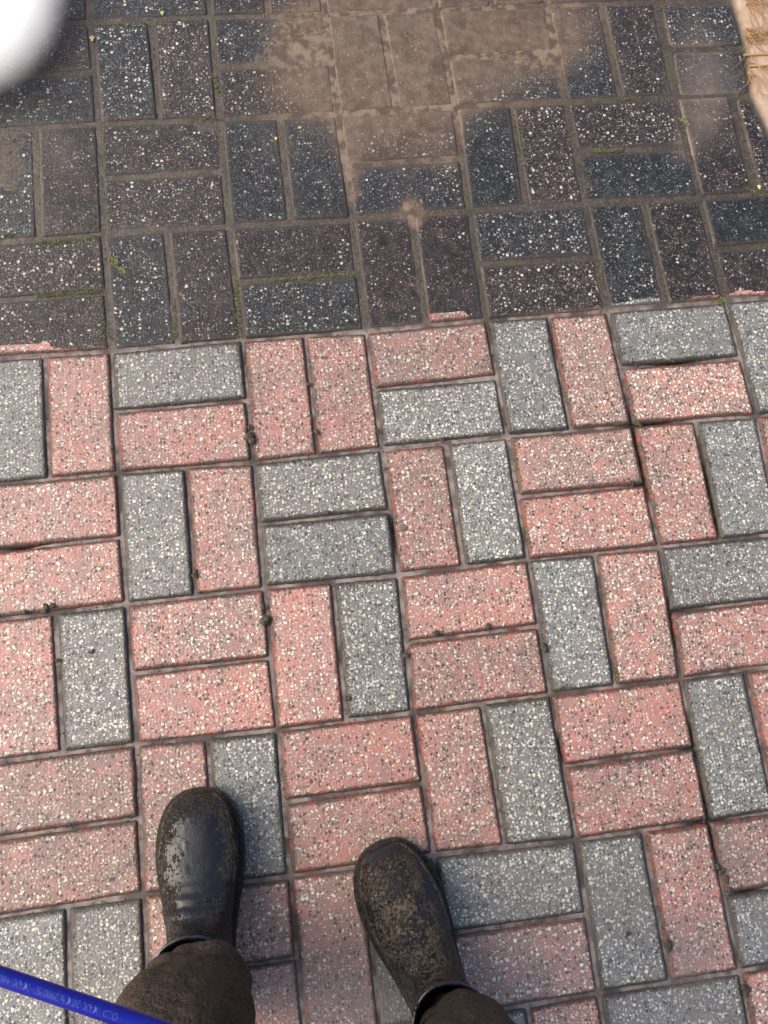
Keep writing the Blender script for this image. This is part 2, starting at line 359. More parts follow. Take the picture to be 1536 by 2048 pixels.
# ---------------------------------------------------------------- joint filling: silt, soil and standing water as one sheet
def sheet():
    x = np.arange(-1.02, 1.04, .0042); y = np.arange(-1.62, .98, .0042)
    X, Y = np.meshgrid(x, y, indexing='ij'); px, py = topx(np.stack([X, Y, np.zeros_like(X)], -1))
    lineY = np.interp(X, [-1, J(1, 3)[0], J(2, 3)[0], J(3, 3)[0], J(4, 3)[0], J(5, 3)[0], J(6, 3)[0], 2], [J(0, 3)[1], J(1, 3)[1], J(2, 3)[1], J(3, 3)[1], J(4, 3)[1], J(5, 3)[1], J(6, 3)[1], J(6, 3)[1]])
    soil = np.clip((Y - lineY - .002) / .008, 0, 1)
    tanf = field(TAN, px, py); film = field(FILM, px, py)
    out = np.clip((px - np.interp(py, [-400, 0, 90, 190, 275, 420], [1340, 1462, 1488, 1500, 1540, 1640])) / 14, 0, 1) * (py < 420)
    z = -.0034 + (fbm(X * 9, Y * 9, 2) - .5) * .0018 + (vn(X * 60, Y * 60) - .5) * .0005
    z = z + soil * (.0014 + (fbm(X * 140, Y * 140, 3) - .5) * .0016) + np.clip(tanf, 0, 1) * .0011 + np.clip(film, 0, 1) * .0006
    dp = np.zeros_like(z)
    for a, b, r_ in DEEP: dp += np.exp(-((px - a) ** 2 + (py - b) ** 2) / r_ ** 2)
    z = z - np.clip(dp, 0, 1) * .009
    z = np.where(out > 0, out * (.0006 + (fbm(X * 30, Y * 30, 3) - .5) * .002), 0) * (out > 0) + z * (1 - out)
    V = np.stack([X, Y, z], -1).reshape(-1, 3)
    return mesh_np('wet_ground', V, gridfaces(len(x), len(y)), {'soil': soil.ravel(), 'tan': np.clip(tanf, 0, 1).ravel(), 'out': out.ravel(), 'deep': np.clip(dp, 0, 1).ravel()})
s = NT('joint_silt')
gp = s.n('NewGeometry').outputs['Position']
n1, _ = s.noise(gp, 45, 4); n2, _ = s.noise(gp, 300, 4, .65); n3, _ = s.noise(gp, 14, 3)
so_, ta, ou = s.attr('soil'), s.attr('tan'), s.attr('out')
water = s.mix(s.ramp(n1, .35, .65), (.25, .21, .185), (.12, .098, .085)); water = s.mix(s.ramp(n3, .50, .62, 0, .85), water, (.055, .042, .033))
water = s.mix(s.attr('deep'), water, (.02, .017, .014))
soilc = s.mix(s.ramp(n2, .35, .65), (.028, .021, .016), (.100, .075, .055)); soilc = s.mix(s.ramp(s.noise(gp, 38, 5, .75)[0], .48, .62, 0, .8), soilc, (.032, .027, .022))
soilc = s.mix(s.ramp(n3, .56, .70, 0, .7), soilc, (.060, .062, .026))
soilc = s.mix(ta, soilc, s.mix(s.ramp(n1, .4, .6), (.19, .135, .092), (.075, .050, .033)))
mudc = s.mix(s.ramp(n1, .35, .7), (.46, .34, .25), (.36, .255, .175))
mudc = s.mix(s.ramp(n2, .66, .74), mudc, (.2, .12, .06))
c_ = s.mix(ou, s.mix(so_, water, soilc), mudc)
h = s.math('MULTIPLY', n2, s.math('ADD', s.math('MULTIPLY', so_, 1.), .03))
M_SILT = s.finish(c_, s.mixf(so_, .07, s.mixf(n1, .3, .6)), s.bump(s.math('ADD', h, s.math('MULTIPLY', n1, .1)), .002, .7), .5)
g = link('wet_ground', sheet(), M_SILT); tag(g, kind='structure')
s = NT('far_soil'); gp = s.n('NewGeometry').outputs['Position']
n1, _ = s.noise(gp, 3, 6); n2, _ = s.noise(gp, 60, 4)
M_FAR = s.finish(s.mix(n1, (.16, .12, .085), (.30, .23, .17)), .6, s.bump(n2, .01, .6))
me = bpy.data.meshes.new('ground'); me.from_pydata([(-60, -60, -.03), (60, -60, -.03), (60, 60, -.03), (-60, 60, -.03)], [], [(0, 1, 2, 3)])
tag(link('ground', me, M_FAR), kind='structure')

# ---------------------------------------------------------------- crumbs, moss, roots
s = NT('soil_crumb'); tc = s.n('TexCoord').outputs['Object']; n2, _ = s.noise(tc, 400, 4, .7); n1, _ = s.noise(tc, 120, 3)
M_CRUMB = s.finish(s.mix(n1, (.022, .017, .011), (.075, .06, .038)), s.mixf(n2, .25, .7), s.bump(n2, .002, .9), .5)
def crumb(px, py, size, label, seed, squash=.7):
    bm = bmesh.new(); rr = random.Random(seed)
    for k in range(5 if size > .006 else 3):
        m4 = Matrix.Translation(Vector((rr.gauss(0, .35), rr.gauss(0, .35), rr.random() * .25)) * size) @ Matrix.Diagonal((*(rr.uniform(.5, .8) * size for _ in range(2)), squash * .6 * size, 1))
        bmesh.ops.create_icosphere(bm, subdivisions=3, radius=1, matrix=m4)
    for v in bm.verts:
        f = 1 + (float(fbm(np.array(v.co.x * 500 + seed), np.array(v.co.y * 500 + v.co.z * 300), 3)) - .5) * .7; v.co *= f
    for f in bm.faces: f.smooth = True
    me = bpy.data.meshes.new('soil_crumb'); bm.to_mesh(me); bm.free()
    p_ = at(px, py); o = link('soil_crumb', me, M_CRUMB, None, (p_[0], p_[1], .0022 if squash > .3 else .0016)); return tag(o, label, 'soil crumb', 'soil crumbs on the paving')
for i, a in enumerate([(500, 880, .0085, 'largest dark soil crumb in the joint below the pink sideways paver'),
    (497, 856, .0045, 'small soil crumb just above the largest crumb'), (616, 768, .004, 'dark crumb in the narrow joint between two pink upright pavers, upper'),
    (632, 866, .0055, 'dark crumb in the narrow joint between two pink upright pavers, lower'),
    (758, 865, .005, 'dark crumb at the lower left corner of a grey sideways paver'),
    (532, 1238, .0085, 'big mossy soil crumb bridging the joint near the middle left'), (526, 1214, .0045, 'tiny crumb just above the big mossy crumb'),
    (105, 1213, .006, 'dark round crumb above the grey upright paver at left'), (92, 1224, .006, 'ragged crumb touching the round dark crumb at left'),
    (48, 1226, .0045, 'small crumb on the joint near the left photo edge'), (390, 1150, .0055, 'mossy crumb beside the lower right corner of a grey upright paver'),
    (872, 1268, .006, 'mossy crumb in the watery joint, left of two'), (978, 1254, .006, 'mossy crumb in the watery joint, right of two'),
    (1087, 1294, .0062, 'dark mossy crumb pressed against the left side of a grey upright paver'),
    (812, 1314, .005, 'crumb in the joint right of the long grey upright paver'), (692, 1398, .005, 'crumb at the lower left corner of the grey upright paver'),
    (656, 1026, .004, 'round crumb in the joint between the two stacked grey pavers'), (1263, 966, .0045, 'crumb at the right end of the joint between two pink pavers'),
    (1335, 1890, .007, 'pebble-like wet crumb in the joint right of the spotted grey paver'), (1491, 1978, .0075, 'rounded pebble-like crumb in the lower right corner joint'),
    (1442, 1738, .0055, 'upper crumb in the row of three near the right edge'), (1449, 1757, .0055, 'middle crumb in the row of three near the right edge'), (1456, 1780, .005, 'lowest crumb in the row of three near the right edge'),
    (1342, 723, .004, 'mossy crumb below the grey sideways paver near the right'), (888, 771, .0035, 'tiny crumb on the joint above the grey sideways paver'), (885, 882, .0042, 'wet crumb beneath the grey sideways paver'),
    (118, 1318, .004, 'tiny crumb left of the grey upright paver at left')]):
    crumb(a[0], a[1], a[2], a[3], i)
crumb(1254, 1868, .0038, 'tiny dark snail-like dot alone on the clean grey upright paver', 50)
crumb(186, 1303, .0032, 'tiny reddish crumb sitting on the pink paver by the left edge', 51)
# loose grit along the joints: too many grains to count
def grit():
    V, Fc = [], []; rr = random.Random(3)
    for q, dirty in CELLS:
        for e in range(4):
            a, b = np.array(q[e]), np.array(q[(e + 1) % 4]); L = np.linalg.norm(b - a); nrm_ = np.array([-(b - a)[1], (b - a)[0]]) / L
            for k in range(int(L * (130 if not dirty else 60))):
                t = rr.random(); p_ = a + (b - a) * t
                if vn(p_[0] * 38 + 9, p_[1] * 38) < (.50 + .2 * rr.random()): continue
                p_ = p_ + nrm_ * rr.gauss(.0005, .0022); r_ = rr.choice([.0005, .0007, .0009, .0013]); z = .0004 if abs(rr.random()) < .5 else -.001
                o_ = len(V); n_ = 5; ph_ = rr.random() * 6
                for j in range(n_): V.append((p_[0] + math.cos(ph_ + j * 1.257) * r_ * rr.uniform(.7, 1.3), p_[1] + math.sin(ph_ + j * 1.257) * r_ * rr.uniform(.7, 1.3), z - .0012))
                V.append((p_[0] + rr.gauss(0, r_ * .2), p_[1] + rr.gauss(0, r_ * .2), z + r_))
                for j in range(n_): Fc.append((o_ + j, o_ + (j + 1) % n_, o_ + n_))
    return mesh_np('grit', V, np.array(Fc), smooth=True)
s = NT('dark_grit'); M_GRIT = s.finish(s.mix(s.n('NewGeometry').outputs['Random Per Island'], (.018, .014, .009), (.10, .08, .055)), .4)
tag(link('grit', grit(), M_GRIT), 'fine dark grit and silt grains strewn along the paver joints', 'grit', kind='stuff')
# mud drop on the pink paver
s = NT('brown_drop'); M_DROP = s.finish((.17, .12, .10), .06, None, .6)
bm = bmesh.new(); bmesh.ops.create_icosphere(bm, subdivisions=4, radius=1)
for v in bm.verts:
    a = math.atan2(v.co.y, v.co.x); v.co.x *= .0075 * (1 + .12 * math.sin(3 * a)); v.co.y *= .0052 * (1 + .15 * math.cos(2 * a)); v.co.z *= .0012
for f in bm.faces: f.smooth = True
me = bpy.data.meshes.new('mud_drop'); bm.to_mesh(me); bm.free(); p_ = at(804, 1056)
tag(link('mud_drop', me, M_DROP, None, (p_[0], p_[1], .0008)), 'round brown drop of muddy water lying on the clean pink paver', 'mud drop')

def leafy(name, spots, colA, colB, length, kind_label):
    s = NT(name + '_green'); r_ = s.n('NewGeometry').outputs['Random Per Island']
    m = s.finish(s.mix(r_, colA, colB), .6)
    V, Fc = [], []
    for (x0, y0, x1, y1, wd, n) in spots:
        for k in range(n):
            t = random.random(); p_ = at(x0 + (x1 - x0) * t, y0 + (y1 - y0) * t) + np.array([random.gauss(0, wd), random.gauss(0, wd), .0002])
            for q in range(2):
                a = random.random() * 6.28; L = length * random.uniform(.5, 1.2); d = np.array([math.cos(a), math.sin(a), random.uniform(.2, 1.1)]) * L
                sd_ = np.array([-math.sin(a), math.cos(a), 0]) * L * .28; b = len(V)
                V += [p_ - sd_ * .4, p_ + d * .5 - sd_, p_ + d, p_ + d * .5 + sd_]; Fc.append((b, b + 1, b + 2, b + 3))
    return mesh_np(name, np.array(V), np.array(Fc), smooth=False), m
me, m = leafy('moss', [(70, 592, 205, 580, .0022, 420), (530, 562, 710, 548, .0022, 380), (80, 487, 200, 476, .0028, 420), (5, 470, 25, 470, .002, 80), (426, 150, 436, 190, .002, 120),
    (1185, 303, 1245, 300, .0018, 200), (1280, 195, 1240, 200, .0018, 60), (1440, 598, 1446, 606, .003, 160), (200, 600, 210, 690, .0022, 160), (470, 560, 478, 690, .0026, 260),
    (345, 640, 345, 680, .0022, 80), (1028, 880, 1034, 940, .0015, 60), (1490, 375, 1520, 392, .002, 100), (340, 50, 240, 50, .002, 90), (370, 240, 440, 236, .0022, 120), (1268, 845, 1280, 850, .002, 90),
    (1200, 500, 1200, 560, .0015, 90), (1040, 250, 1050, 330, .0018, 110), (1230, 1340, 1236, 1360, .002, 70), (205, 260, 212, 460, .002, 120), (940, 980, 955, 1130, .0012, 60)], (.035, .04, .014), (.14, .15, .05), .0022, '')
tag(link('moss', me, m), 'thin olive moss growing along the brown paver joints', 'moss', kind='stuff')
me, m = leafy('moss_tuft', [(224, 515, 232, 530, .0028, 150), (240, 538, 248, 545, .0022, 50)], (.09, .105, .035), (.24, .26, .10), .003, '')
tag(link('moss_tuft', me, m), 'bright yellow-green moss tuft where the joint meets a grimy grey upright paver', 'moss')
me, m = leafy('moss_tuft', [(1360, 238, 1375, 250, .0024, 60)], (.11, .12, .035), (.25, .27, .10), .003, '')
tag(link('moss_tuft', me, m), 'small lime moss sprig in the joint near the upper right corner', 'moss')
def petal(px, py, size, colr, label):
    s = NT('petal'); m = s.finish(colr, .5)
    bm = bmesh.new(); bmesh.ops.create_icosphere(bm, subdivisions=2, radius=1)
    for v in bm.verts: v.co.x *= size * (.6 + .3 * math.sin(v.co.y * 4)); v.co.y *= size; v.co.z *= size * .15
    me = bpy.data.meshes.new('leaf_scrap'); bm.to_mesh(me); bm.free(); p_ = at(px, py)
    tag(link('leaf_scrap', me, m, None, (p_[0], p_[1], .0014)), label, 'leaf scrap')
petal(1518, 375, .0045, (.62, .58, .12), 'bright yellow leaf scrap in the joint by the right photo edge')
petal(552, 278, .0035, (.55, .5, .12), 'tiny yellow leaf scrap on the grimy grey upright paver')
petal(325, 27, .005, (.34, .34, .12), 'pale green leaf scrap on the grey paver at the top')
petal(185, 78, .006, (.42, .3, .14), 'tan leaf scrap lying in the upper left joint')

def tubes(name, paths, mat, label=None, cat=None, parent=None, res=2):
    cu = bpy.data.curves.new(name, 'CURVE'); cu.dimensions = '3D'; cu.bevel_depth = 1; cu.bevel_resolution = res
    for pts, r in paths:
        sp = cu.splines.new('NURBS'); sp.points.add(len(pts) - 1); sp.order_u = 3; sp.use_endpoint_u = True
        for q, (pt, bp) in enumerate(zip(pts, sp.points)): bp.co = (*pt, 1); bp.radius = r if np.isscalar(r) else r[q]
    tmp = bpy.data.objects.new(name, cu); col.objects.link(tmp)
    dg = bpy.context.evaluated_depsgraph_get(); me = bpy.data.meshes.new_from_object(tmp.evaluated_get(dg)); bpy.data.objects.remove(tmp)
    me.name = name
    for p_ in me.polygons: p_.use_smooth = True
    o = link(name, me, mat, parent)
    return tag(o, label, cat) if label else o
s = NT('dry_root'); gp = s.n('NewGeometry').outputs['Position']; n1, _ = s.noise(gp, 90, 3)
M_ROOT = s.finish(s.mix(n1, (.16, .085, .03), (.40, .25, .11)), .5)
def strand(x, y, ang, L, r, curl=.5, lift=.002, n=7):
    pts = []; a = ang
    for k in range(n):
        p_ = at(x, y); pts.append((p_[0], p_[1], .0016 + lift * math.sin(math.pi * k / (n - 1)) * random.random() * 2))
        x += math.cos(a) * L / n; y += math.sin(a) * L / n; a += random.gauss(0, curl)
    return (pts, [r * (1 - .6 * k / (n - 1)) for k in range(n)])
for nm_lab, seeds in (('tangle of thin dry brown roots fanning over mud beside the upper short grey paver', [(1492, 70, 30, -.5, 1.3, 120)]),
                      ('tuft of reddish roots at the very top right corner above the short grey pavers', [(1495, 5, 26, -.3, 1.3, 130)]),
                      ('few fine trailing roots on the mud beside the lower short grey paver', [(1497, 135, 13, .2, 1.5, 150)])):
    pa = []
    for (x, y, n, a0, a1, L) in seeds:
        for k in range(n): pa.append(strand(x + random.gauss(0, 3), y + random.gauss(0, 8), random.uniform(a0, a1), L * random.uniform(.4, 1.1), random.uniform(.0003, .0009), .4))
    tubes('root_tuft', pa, M_ROOT, nm_lab, 'roots')
s = NT('dry_straw'); M_STRAW = s.finish((.42, .26, .11), .45)
def straw(x0, y0, x1, y1, lab):
    tubes('straw', [([(*at(x0 + (x1 - x0) * t, y0 + (y1 - y0) * t + 2 * math.sin(t * 5))[:2], .002) for t in (0, .25, .5, .75, 1)], .0021)], M_STRAW, lab, 'straw')
straw(1486, 112, 1640, 100, 'upper tan straw lying flat on the mud at the right edge')
straw(1497, 134, 1640, 122, 'lower tan straw lying flat on the mud at the right edge')

# ---------------------------------------------------------------- the hose
HZ = .60
s = NT('blue_hose_rubber'); tc = s.n('NewGeometry').outputs['Position']; n1, _ = s.noise(tc, 60, 4); n2, _ = s.noise(tc, 700, 2)
hc = s.mix(s.ramp(s.noise(tc, 140, 5, .75)[0], .58, .68, 0, .6), (.001, .006, .24), (.03, .022, .018))
M_HOSE = s.finish(hc, s.mixf(n1, .2, .5), s.bump(n2, .0006, .4), .4)
A = at(0, 1952, HZ); B = at(340, 2066, HZ - .004); D = (B - A) / np.linalg.norm(B - A)
hp = [A - D * .95 + np.array([0, -.15, -.595]), A - D * .75 + np.array([0, -.1, -.585]), A - D * .45 + np.array([0, -.02, -.25]), A - D * .20 + np.array([0, 0, -.02]), A - D * .08, A - D * .04, A, A * .5 + B * .5, B, B + D * .03,
      B + D * .10 + np.array([0, 0, .01]), B + D * .28 + np.array([0, -.03, .12]), B + D * .36 + np.array([0, -.08, .3])]
def poly(pts, n=14):                                   # Catmull-Rom through the points
    pts = [pts[0]] + list(pts) + [pts[-1]]; out = []
    for i in range(1, len(pts) - 2):
        p0, p1, p2, p3 = pts[i - 1:i + 3]
        for k in range(n):
            t = k / n; out.append(.5 * (2 * p1 + (p2 - p0) * t + (2 * p0 - 5 * p1 + 4 * p2 - p3) * t * t + (3 * p1 - p0 - 3 * p2 + p3) * t ** 3))
    out.append(pts[-2]); return np.array(out)
def sweep(path, rad, nseg=24):
    T = np.gradient(path, axis=0); T /= np.linalg.norm(T, axis=1)[:, None]
    up = np.array([0, 0, 1.]); S = np.cross(T, up); S /= np.linalg.norm(S, axis=1)[:, None]; N = np.cross(S, T)
    a = np.linspace(0, 2 * np.pi, nseg, endpoint=False)
    rad = np.broadcast_to(rad, (len(path),))
    V = path[:, None] + (S[:, None] * np.cos(a)[None, :, None] + N[:, None] * np.sin(a)[None, :, None]) * rad[:, None, None]
    return V.reshape(-1, 3), gridfaces(len(path), nseg, True)
HR = .0064
hV, hF = sweep(poly(hp), HR)
hose = bpy.data.objects.new('pressure_hose', None); col.objects.link(hose); hose.location = tuple(A)
tag(hose, 'blue rubber pressure hose with faint printed lettering hanging across the lower left corner', 'hose')
tube = link('hose_tube', mesh_np('hose_tube', hV - A, hF[:, ::-1]), M_HOSE, hose)
s = NT('hose_print'); M_PRINT = s.finish((.02, .04, .33), .5)
cu = bpy.data.curves.new('printed_text', 'FONT'); cu.body = 'OLD  MAX. 20MPa/2900PSI   MAX. +60\u00b0C/+140\u00b0F'; cu.size = .0066; cu.space_character = 1.0; cu.offset = .00012
to = bpy.data.objects.new('printed_text', cu); col.objects.link(to)
dg = bpy.context.evaluated_depsgraph_get(); tm = bpy.data.meshes.new_from_object(to.evaluated_get(dg)); bpy.data.objects.remove(to)
n = len(tm.vertices); tv = np.zeros(n * 3); tm.vertices.foreach_get('co', tv); tv = tv.reshape(-1, 3)
# letters run from the trouser end towards the left side, tops pointing to the wearer
start = A + D * np.linalg.norm(B - A) * .70
viewN = (CP - start); viewN -= D * (viewN @ D); viewN /= np.linalg.norm(viewN)
sideN = np.cross(D, viewN)
if sideN[1] > 0: sideN = -sideN                        # towards the wearer (down in the photo)
tw = tv[:, 0].max(); sc = .112 / tw
ph = (tv[:, 1] * 1.0 - .0018) / HR                     # wrap round the tube
V = start - D[None] * (tv[:, 0] * sc)[:, None] + (viewN[None] * np.cos(ph + .12)[:, None] + sideN[None] * np.sin(ph + .12)[:, None]) * (HR + .0002)
tm.vertices.foreach_set('co', (V - A).ravel().astype(np.float32)); tm.update()
link('printed_text', tm, M_PRINT, tube)
# ---------------------------------------------------------------- the wearer: boots, trousers, and the body above the frame
person = bpy.data.objects.new('person', None); col.objects.link(person); person.location = (-.28, -1.0, 0)
tag(person, 'person in mud-caked black rubber ankle boots and soaked brown trousers, seen from above', 'person')
PL = np.array([-.28, -1.0, 0])
def rubber(name, cov):
    s = NT(name); tc = s.n('TexCoord').outputs['Object']
    n1, _ = s.noise(tc, 34, 6, .75); n2, _ = s.noise(tc, 240, 5, .75); n3, _ = s.noise(tc, 600, 3)
    mp = s.n('Mapping'); s.set(mp.inputs['Vector'], tc); mp.inputs['Scale'].default_value = (1, .45, 1); n4, _ = s.noise(mp.outputs[0], 420, 3, .7)
    m_at = s.attr('mud')
    v = s.math('ADD', s.math('MULTIPLY', n1, .9), s.math('ADD', s.math('MULTIPLY', n2, .55), s.math('MULTIPLY', n4, .75)))
    k = s.ramp(s.math('ADD', v, m_at), cov, cov + .10)
    mud = s.mix(s.ramp(n2, .35, .65), (.011, .0075, .0045), (.055, .038, .022))
    mud = s.mix(s.ramp(n1, .42, .60, 0, .85), mud, (.012, .008, .005)); mud = s.mix(s.math('MULTIPLY', s.ramp(n3, .6, .75), s.attr('pale')), mud, (.30, .25, .2))
    mud = s.mix(s.math('MULTIPLY', s.attr('pale'), s.ramp(n2, .42, .56, .15, .9)), mud, (.155, .118, .085))
    c = s.mix(k, (.009, .010, .014), mud)
    h = s.math('ADD', s.math('MULTIPLY', k, s.math('ADD', .5, s.math('ADD', s.math('MULTIPLY', n3, .5), s.math('MULTIPLY', s.noise(tc, 130, 4, .7)[0], 2.2)))), s.math('MULTIPLY', n2, .2))
    return s.finish(c, s.mixf(k, .24, s.mixf(n2, .14, .5)), s.bump(h, .0032, 1.), .4)
M_BL = rubber('muddy_rubber', 1.12)
s = NT('wet_rubber'); tc = s.n('TexCoord').outputs['Object']; n2, _ = s.noise(tc, 160, 3)
M_RIM = s.finish((.012, .014, .02), .12, s.bump(n2, .0008, .5), .6)
M_DARK = NT('boot_lining').finish((.006, .006, .006), .9)
PROF = [(.296, .026, .296, .022, .003), (.2945, .036, .295, .014, .019), (.289, .046, .291, .012, .030), (.279, .054, .282, .012, .039), (.262, .061, .265, .012, .0465), (.238, .066, .242, .012, .0515),
        (.21, .071, .214, .012, .0535), (.182, .079, .182, .012, .051), (.157, .091, .150, .012, .046), (.146, .100, .112, .012, .042), (.141, .109, .072, .012, .041), (.139, .116, .034, .012, .042),
        (.138, .122, .012, .022, .044), (.1375, .127, .002, .050, .046), (.137, .132, .000, .080, .048), (.137, .137, .002, .105, .050), (.137, .142, .004, .130, .052)]
def catm(a, n):
    a = np.array(a); return poly(list(a), n)
def boot(toe, dirx, mudfun, label):
    """toe: world xy of the toe tip, dirx: heading of the foot"""
    fwd = np.array([dirx[0], dirx[1], 0]); fwd /= np.linalg.norm(fwd); lat = np.array([fwd[1], -fwd[0], 0])
    heel = np.array([toe[0], toe[1], 0]) - fwd * .301
    b = bpy.data.objects.new('boot', None); col.objects.link(b); b.parent = person; b.location = tuple(heel - PL); b['label'] = label
    pr = catm(PROF, 9); nr = len(pr); na = 128; a = np.linspace(0, 2 * np.pi, na, endpoint=False)
    T = np.stack([pr[:, 0], pr[:, 1]], -1); Bp = np.stack([pr[:, 2], pr[:, 3]], -1); W = pr[:, 4]
    mid = (T + Bp) / 2; half = (T - Bp) / 2
    ca, sa = np.cos(a), np.sin(a)
    top = np.maximum(ca, 0); e = .86
    cz = np.sign(ca) * np.abs(ca) ** np.where(ca < 0, .6, 1.0); sx = np.sign(sa) * np.abs(sa) ** .82
    foot = np.clip(1 - np.arange(nr) / nr * 1.6, 0, 1)[:, None]                 # foot shape asymmetry
    SX = sx[None] * W[:, None] * (1 - .10 * foot * np.clip(cz, 0, 1)[None])
    FZ = mid[:, None] + half[:, None] * cz[None, :, None]
    f = FZ[..., 0]; z = FZ[..., 1]
    lump = (fbm(f * 55 + 3 * toe[0], SX * 55 + z * 40, 4) - .5)
    fine = (fbm(f * 240, SX * 240 + z * 200, 3) - .5)
    mud = mudfun(f, SX, z)
    amp = .0065 * np.clip(mud + .5, 0.05, 1)
    n_out = np.stack([half[:, None, 0] * cz[None] * 1.0, SX, half[:, None, 1] * cz[None]], -1); n_out /= np.linalg.norm(n_out, axis=-1)[..., None] + 1e-9
    q = np.stack([f, SX, z], -1) + n_out * ((lump + .5 * fine) * amp)[..., None]
    # soft creases over the instep
    cr = np.exp(-((f - .165) / .02) ** 2) * np.clip(cz, 0, 1)[None] * .0016 * np.sin(f * 420)
    q = q + n_out * cr[..., None]
    toW = lambda q: q[..., :1] * fwd + q[..., 1:2] * lat + q[..., 2:3] * np.array([0, 0, 1])
    V = toW(q).reshape(-1, 3)
    pale = np.clip(mudfun(f, SX, z, True), 0, 1)
    me = mesh_np('upper', V, gridfaces(nr, na, True), {'mud': mud.ravel(), 'pale': pale.ravel()}); up = link('upper', me, M_BL, b)
    # raised welt line round the vamp
    ids = range(12, 64); 
    for sgn in (1, -1):
        pts = [];
        for i in ids:
            j = int(round(na * (.19 if sgn > 0 else .81)));  pts.append(V.reshape(nr, na, 3)[i, j])
        P_ = np.array(pts); wv, wf = sweep(P_, .0009, 6); link('seam', mesh_np('seam', wv, wf, {'mud': np.full(len(wv), .1), 'pale': np.full(len(wv), 1.)}), M_BL, up)
    # collar: thin rolled lip and the dark inside
    ring = V.reshape(nr, na, 3)[-1]; cen = ring.mean(0)
    rp = np.r_[ring, ring[:2]]; wv, wf = sweep(np.array([cen + (p_ - cen) * 1.0 for p_ in np.r_[ring, ring[:1]]]), .0024, 10); link('collar', mesh_np('collar', wv, wf), M_RIM, b)
    inn = np.concatenate([cen + (ring - cen) * .97, cen + (ring - cen) * .93 + np.array([0, 0, -.05]), np.tile(cen + np.array([0, 0, -.06]), (na, 1))]); link('lining', mesh_np('lining', inn, gridfaces(3, na, True)), M_DARK, b)
    # sole with a protruding edge and heel
    outl = [(.303, 0), (.299, .022), (.287, .040), (.265, .053), (.235, .060), (.205, .0605), (.17, .056), (.13, .048), (.09, .043), (.05, .042), (.02, .038), (.003, .024), (-.004, 0)]
    half_ = np.array(outl); loop = np.r_[half_, (half_ * [1, -1])[::-1][1:-1]]
    lp = np.r_[loop, loop[:1]]; lp = poly([np.array([*x, 0]) for x in lp], 5)[:-1, :2]; m_ = len(lp); c2 = np.array([.15, 0])
    prof = [(.90, .000), (.965, .0005), (.985, .004), (.985, .012), (1.0, .0135), (1.004, .018), (.998, .0225), (.97, .0245), (.90, .026), (.75, .026)]
    V = []
    for k, z_ in prof:
        for (x, y) in lp:
            zz = z_
            if z_ < .003 and .085 < x < .13: zz = .010                           # arch behind the heel block
            sh = np.array([x, y]) + (c2 * [0, 0]); d_ = np.array([x - .15, y]); L_ = np.hypot(*d_); sc_ = 1 - (1 - k) * .055 / max(L_, .03) * 1.0
            V.append((.15 + d_[0] * sc_, d_[1] * sc_, zz + .0008 * (vn(x * 200, y * 200) - .5)))
    V = np.array(V); mu = np.full(len(V), .12)
    sm = mesh_np('sole', toW(V), gridfaces(len(prof), m_, True), {'mud': mu, 'pale': np.zeros(len(V))}); link('sole', sm, M_BL, b)
    return heel, fwd, lat
def mudL(f, x, z, pale=False):
    if pale: return np.clip((.15 - f) * 4, 0, .25)
    clean = np.exp(-((f - .205) / .055) ** 2 - ((x - .004) / .024) ** 2) * np.clip((z - .045) / .015, 0, 1)
    return .06 - .44 * clean
def mudR(f, x, z, pale=False):
    if pale: return .95 * np.exp(-((f - .20) / .075) ** 2 - ((x + .008) / .032) ** 2) * np.clip((z - .04) / .02, 0, 1)
    return .10 - .35 * np.clip((x - .036) / .01, 0, 1) - .35 * np.clip((f - .283) / .008, 0, 1)
tL = at(397, 1577, .022); tR = at(757, 1686, .022)
hL = boot(tL, (.045, 1), mudL, 'left boot with a shiny clean blue-black patch on the toe')
hR = boot(tR, (-.27, .963), mudR, 'right boot caked all over in pale wet mud')

s = NT('wet_brown_cloth'); tc = s.n('TexCoord').outputs['Object']
n1, _ = s.noise(tc, 16, 4); n2, _ = s.noise(tc, 260, 5, .8); n3, _ = s.noise(tc, 500, 2)
wv_ = s.n('TexWave', wave_type='BANDS'); s.set(wv_.inputs['Vector'], tc); wv_.inputs['Scale'].default_value = 500; wv_.inputs['Distortion'].default_value = 1.5
cc = s.mix(n1, (.012, .0075, .0045), (.024, .016, .010)); cc = s.mix(s.ramp(n2, .50, .60, 0, .65), cc, (.060, .043, .027)); cc = s.mix(s.ramp(n3, .74, .78), cc, (.3, .25, .16))
M_TR = s.finish(cc, .62, s.bump(s.math('ADD', n2, s.math('ADD', s.math('MULTIPLY', s.noise(tc, 45, 4, .6)[0], 11.), s.math('MULTIPLY', wv_.outputs['Fac'], .12))), .0022, .9), .4)
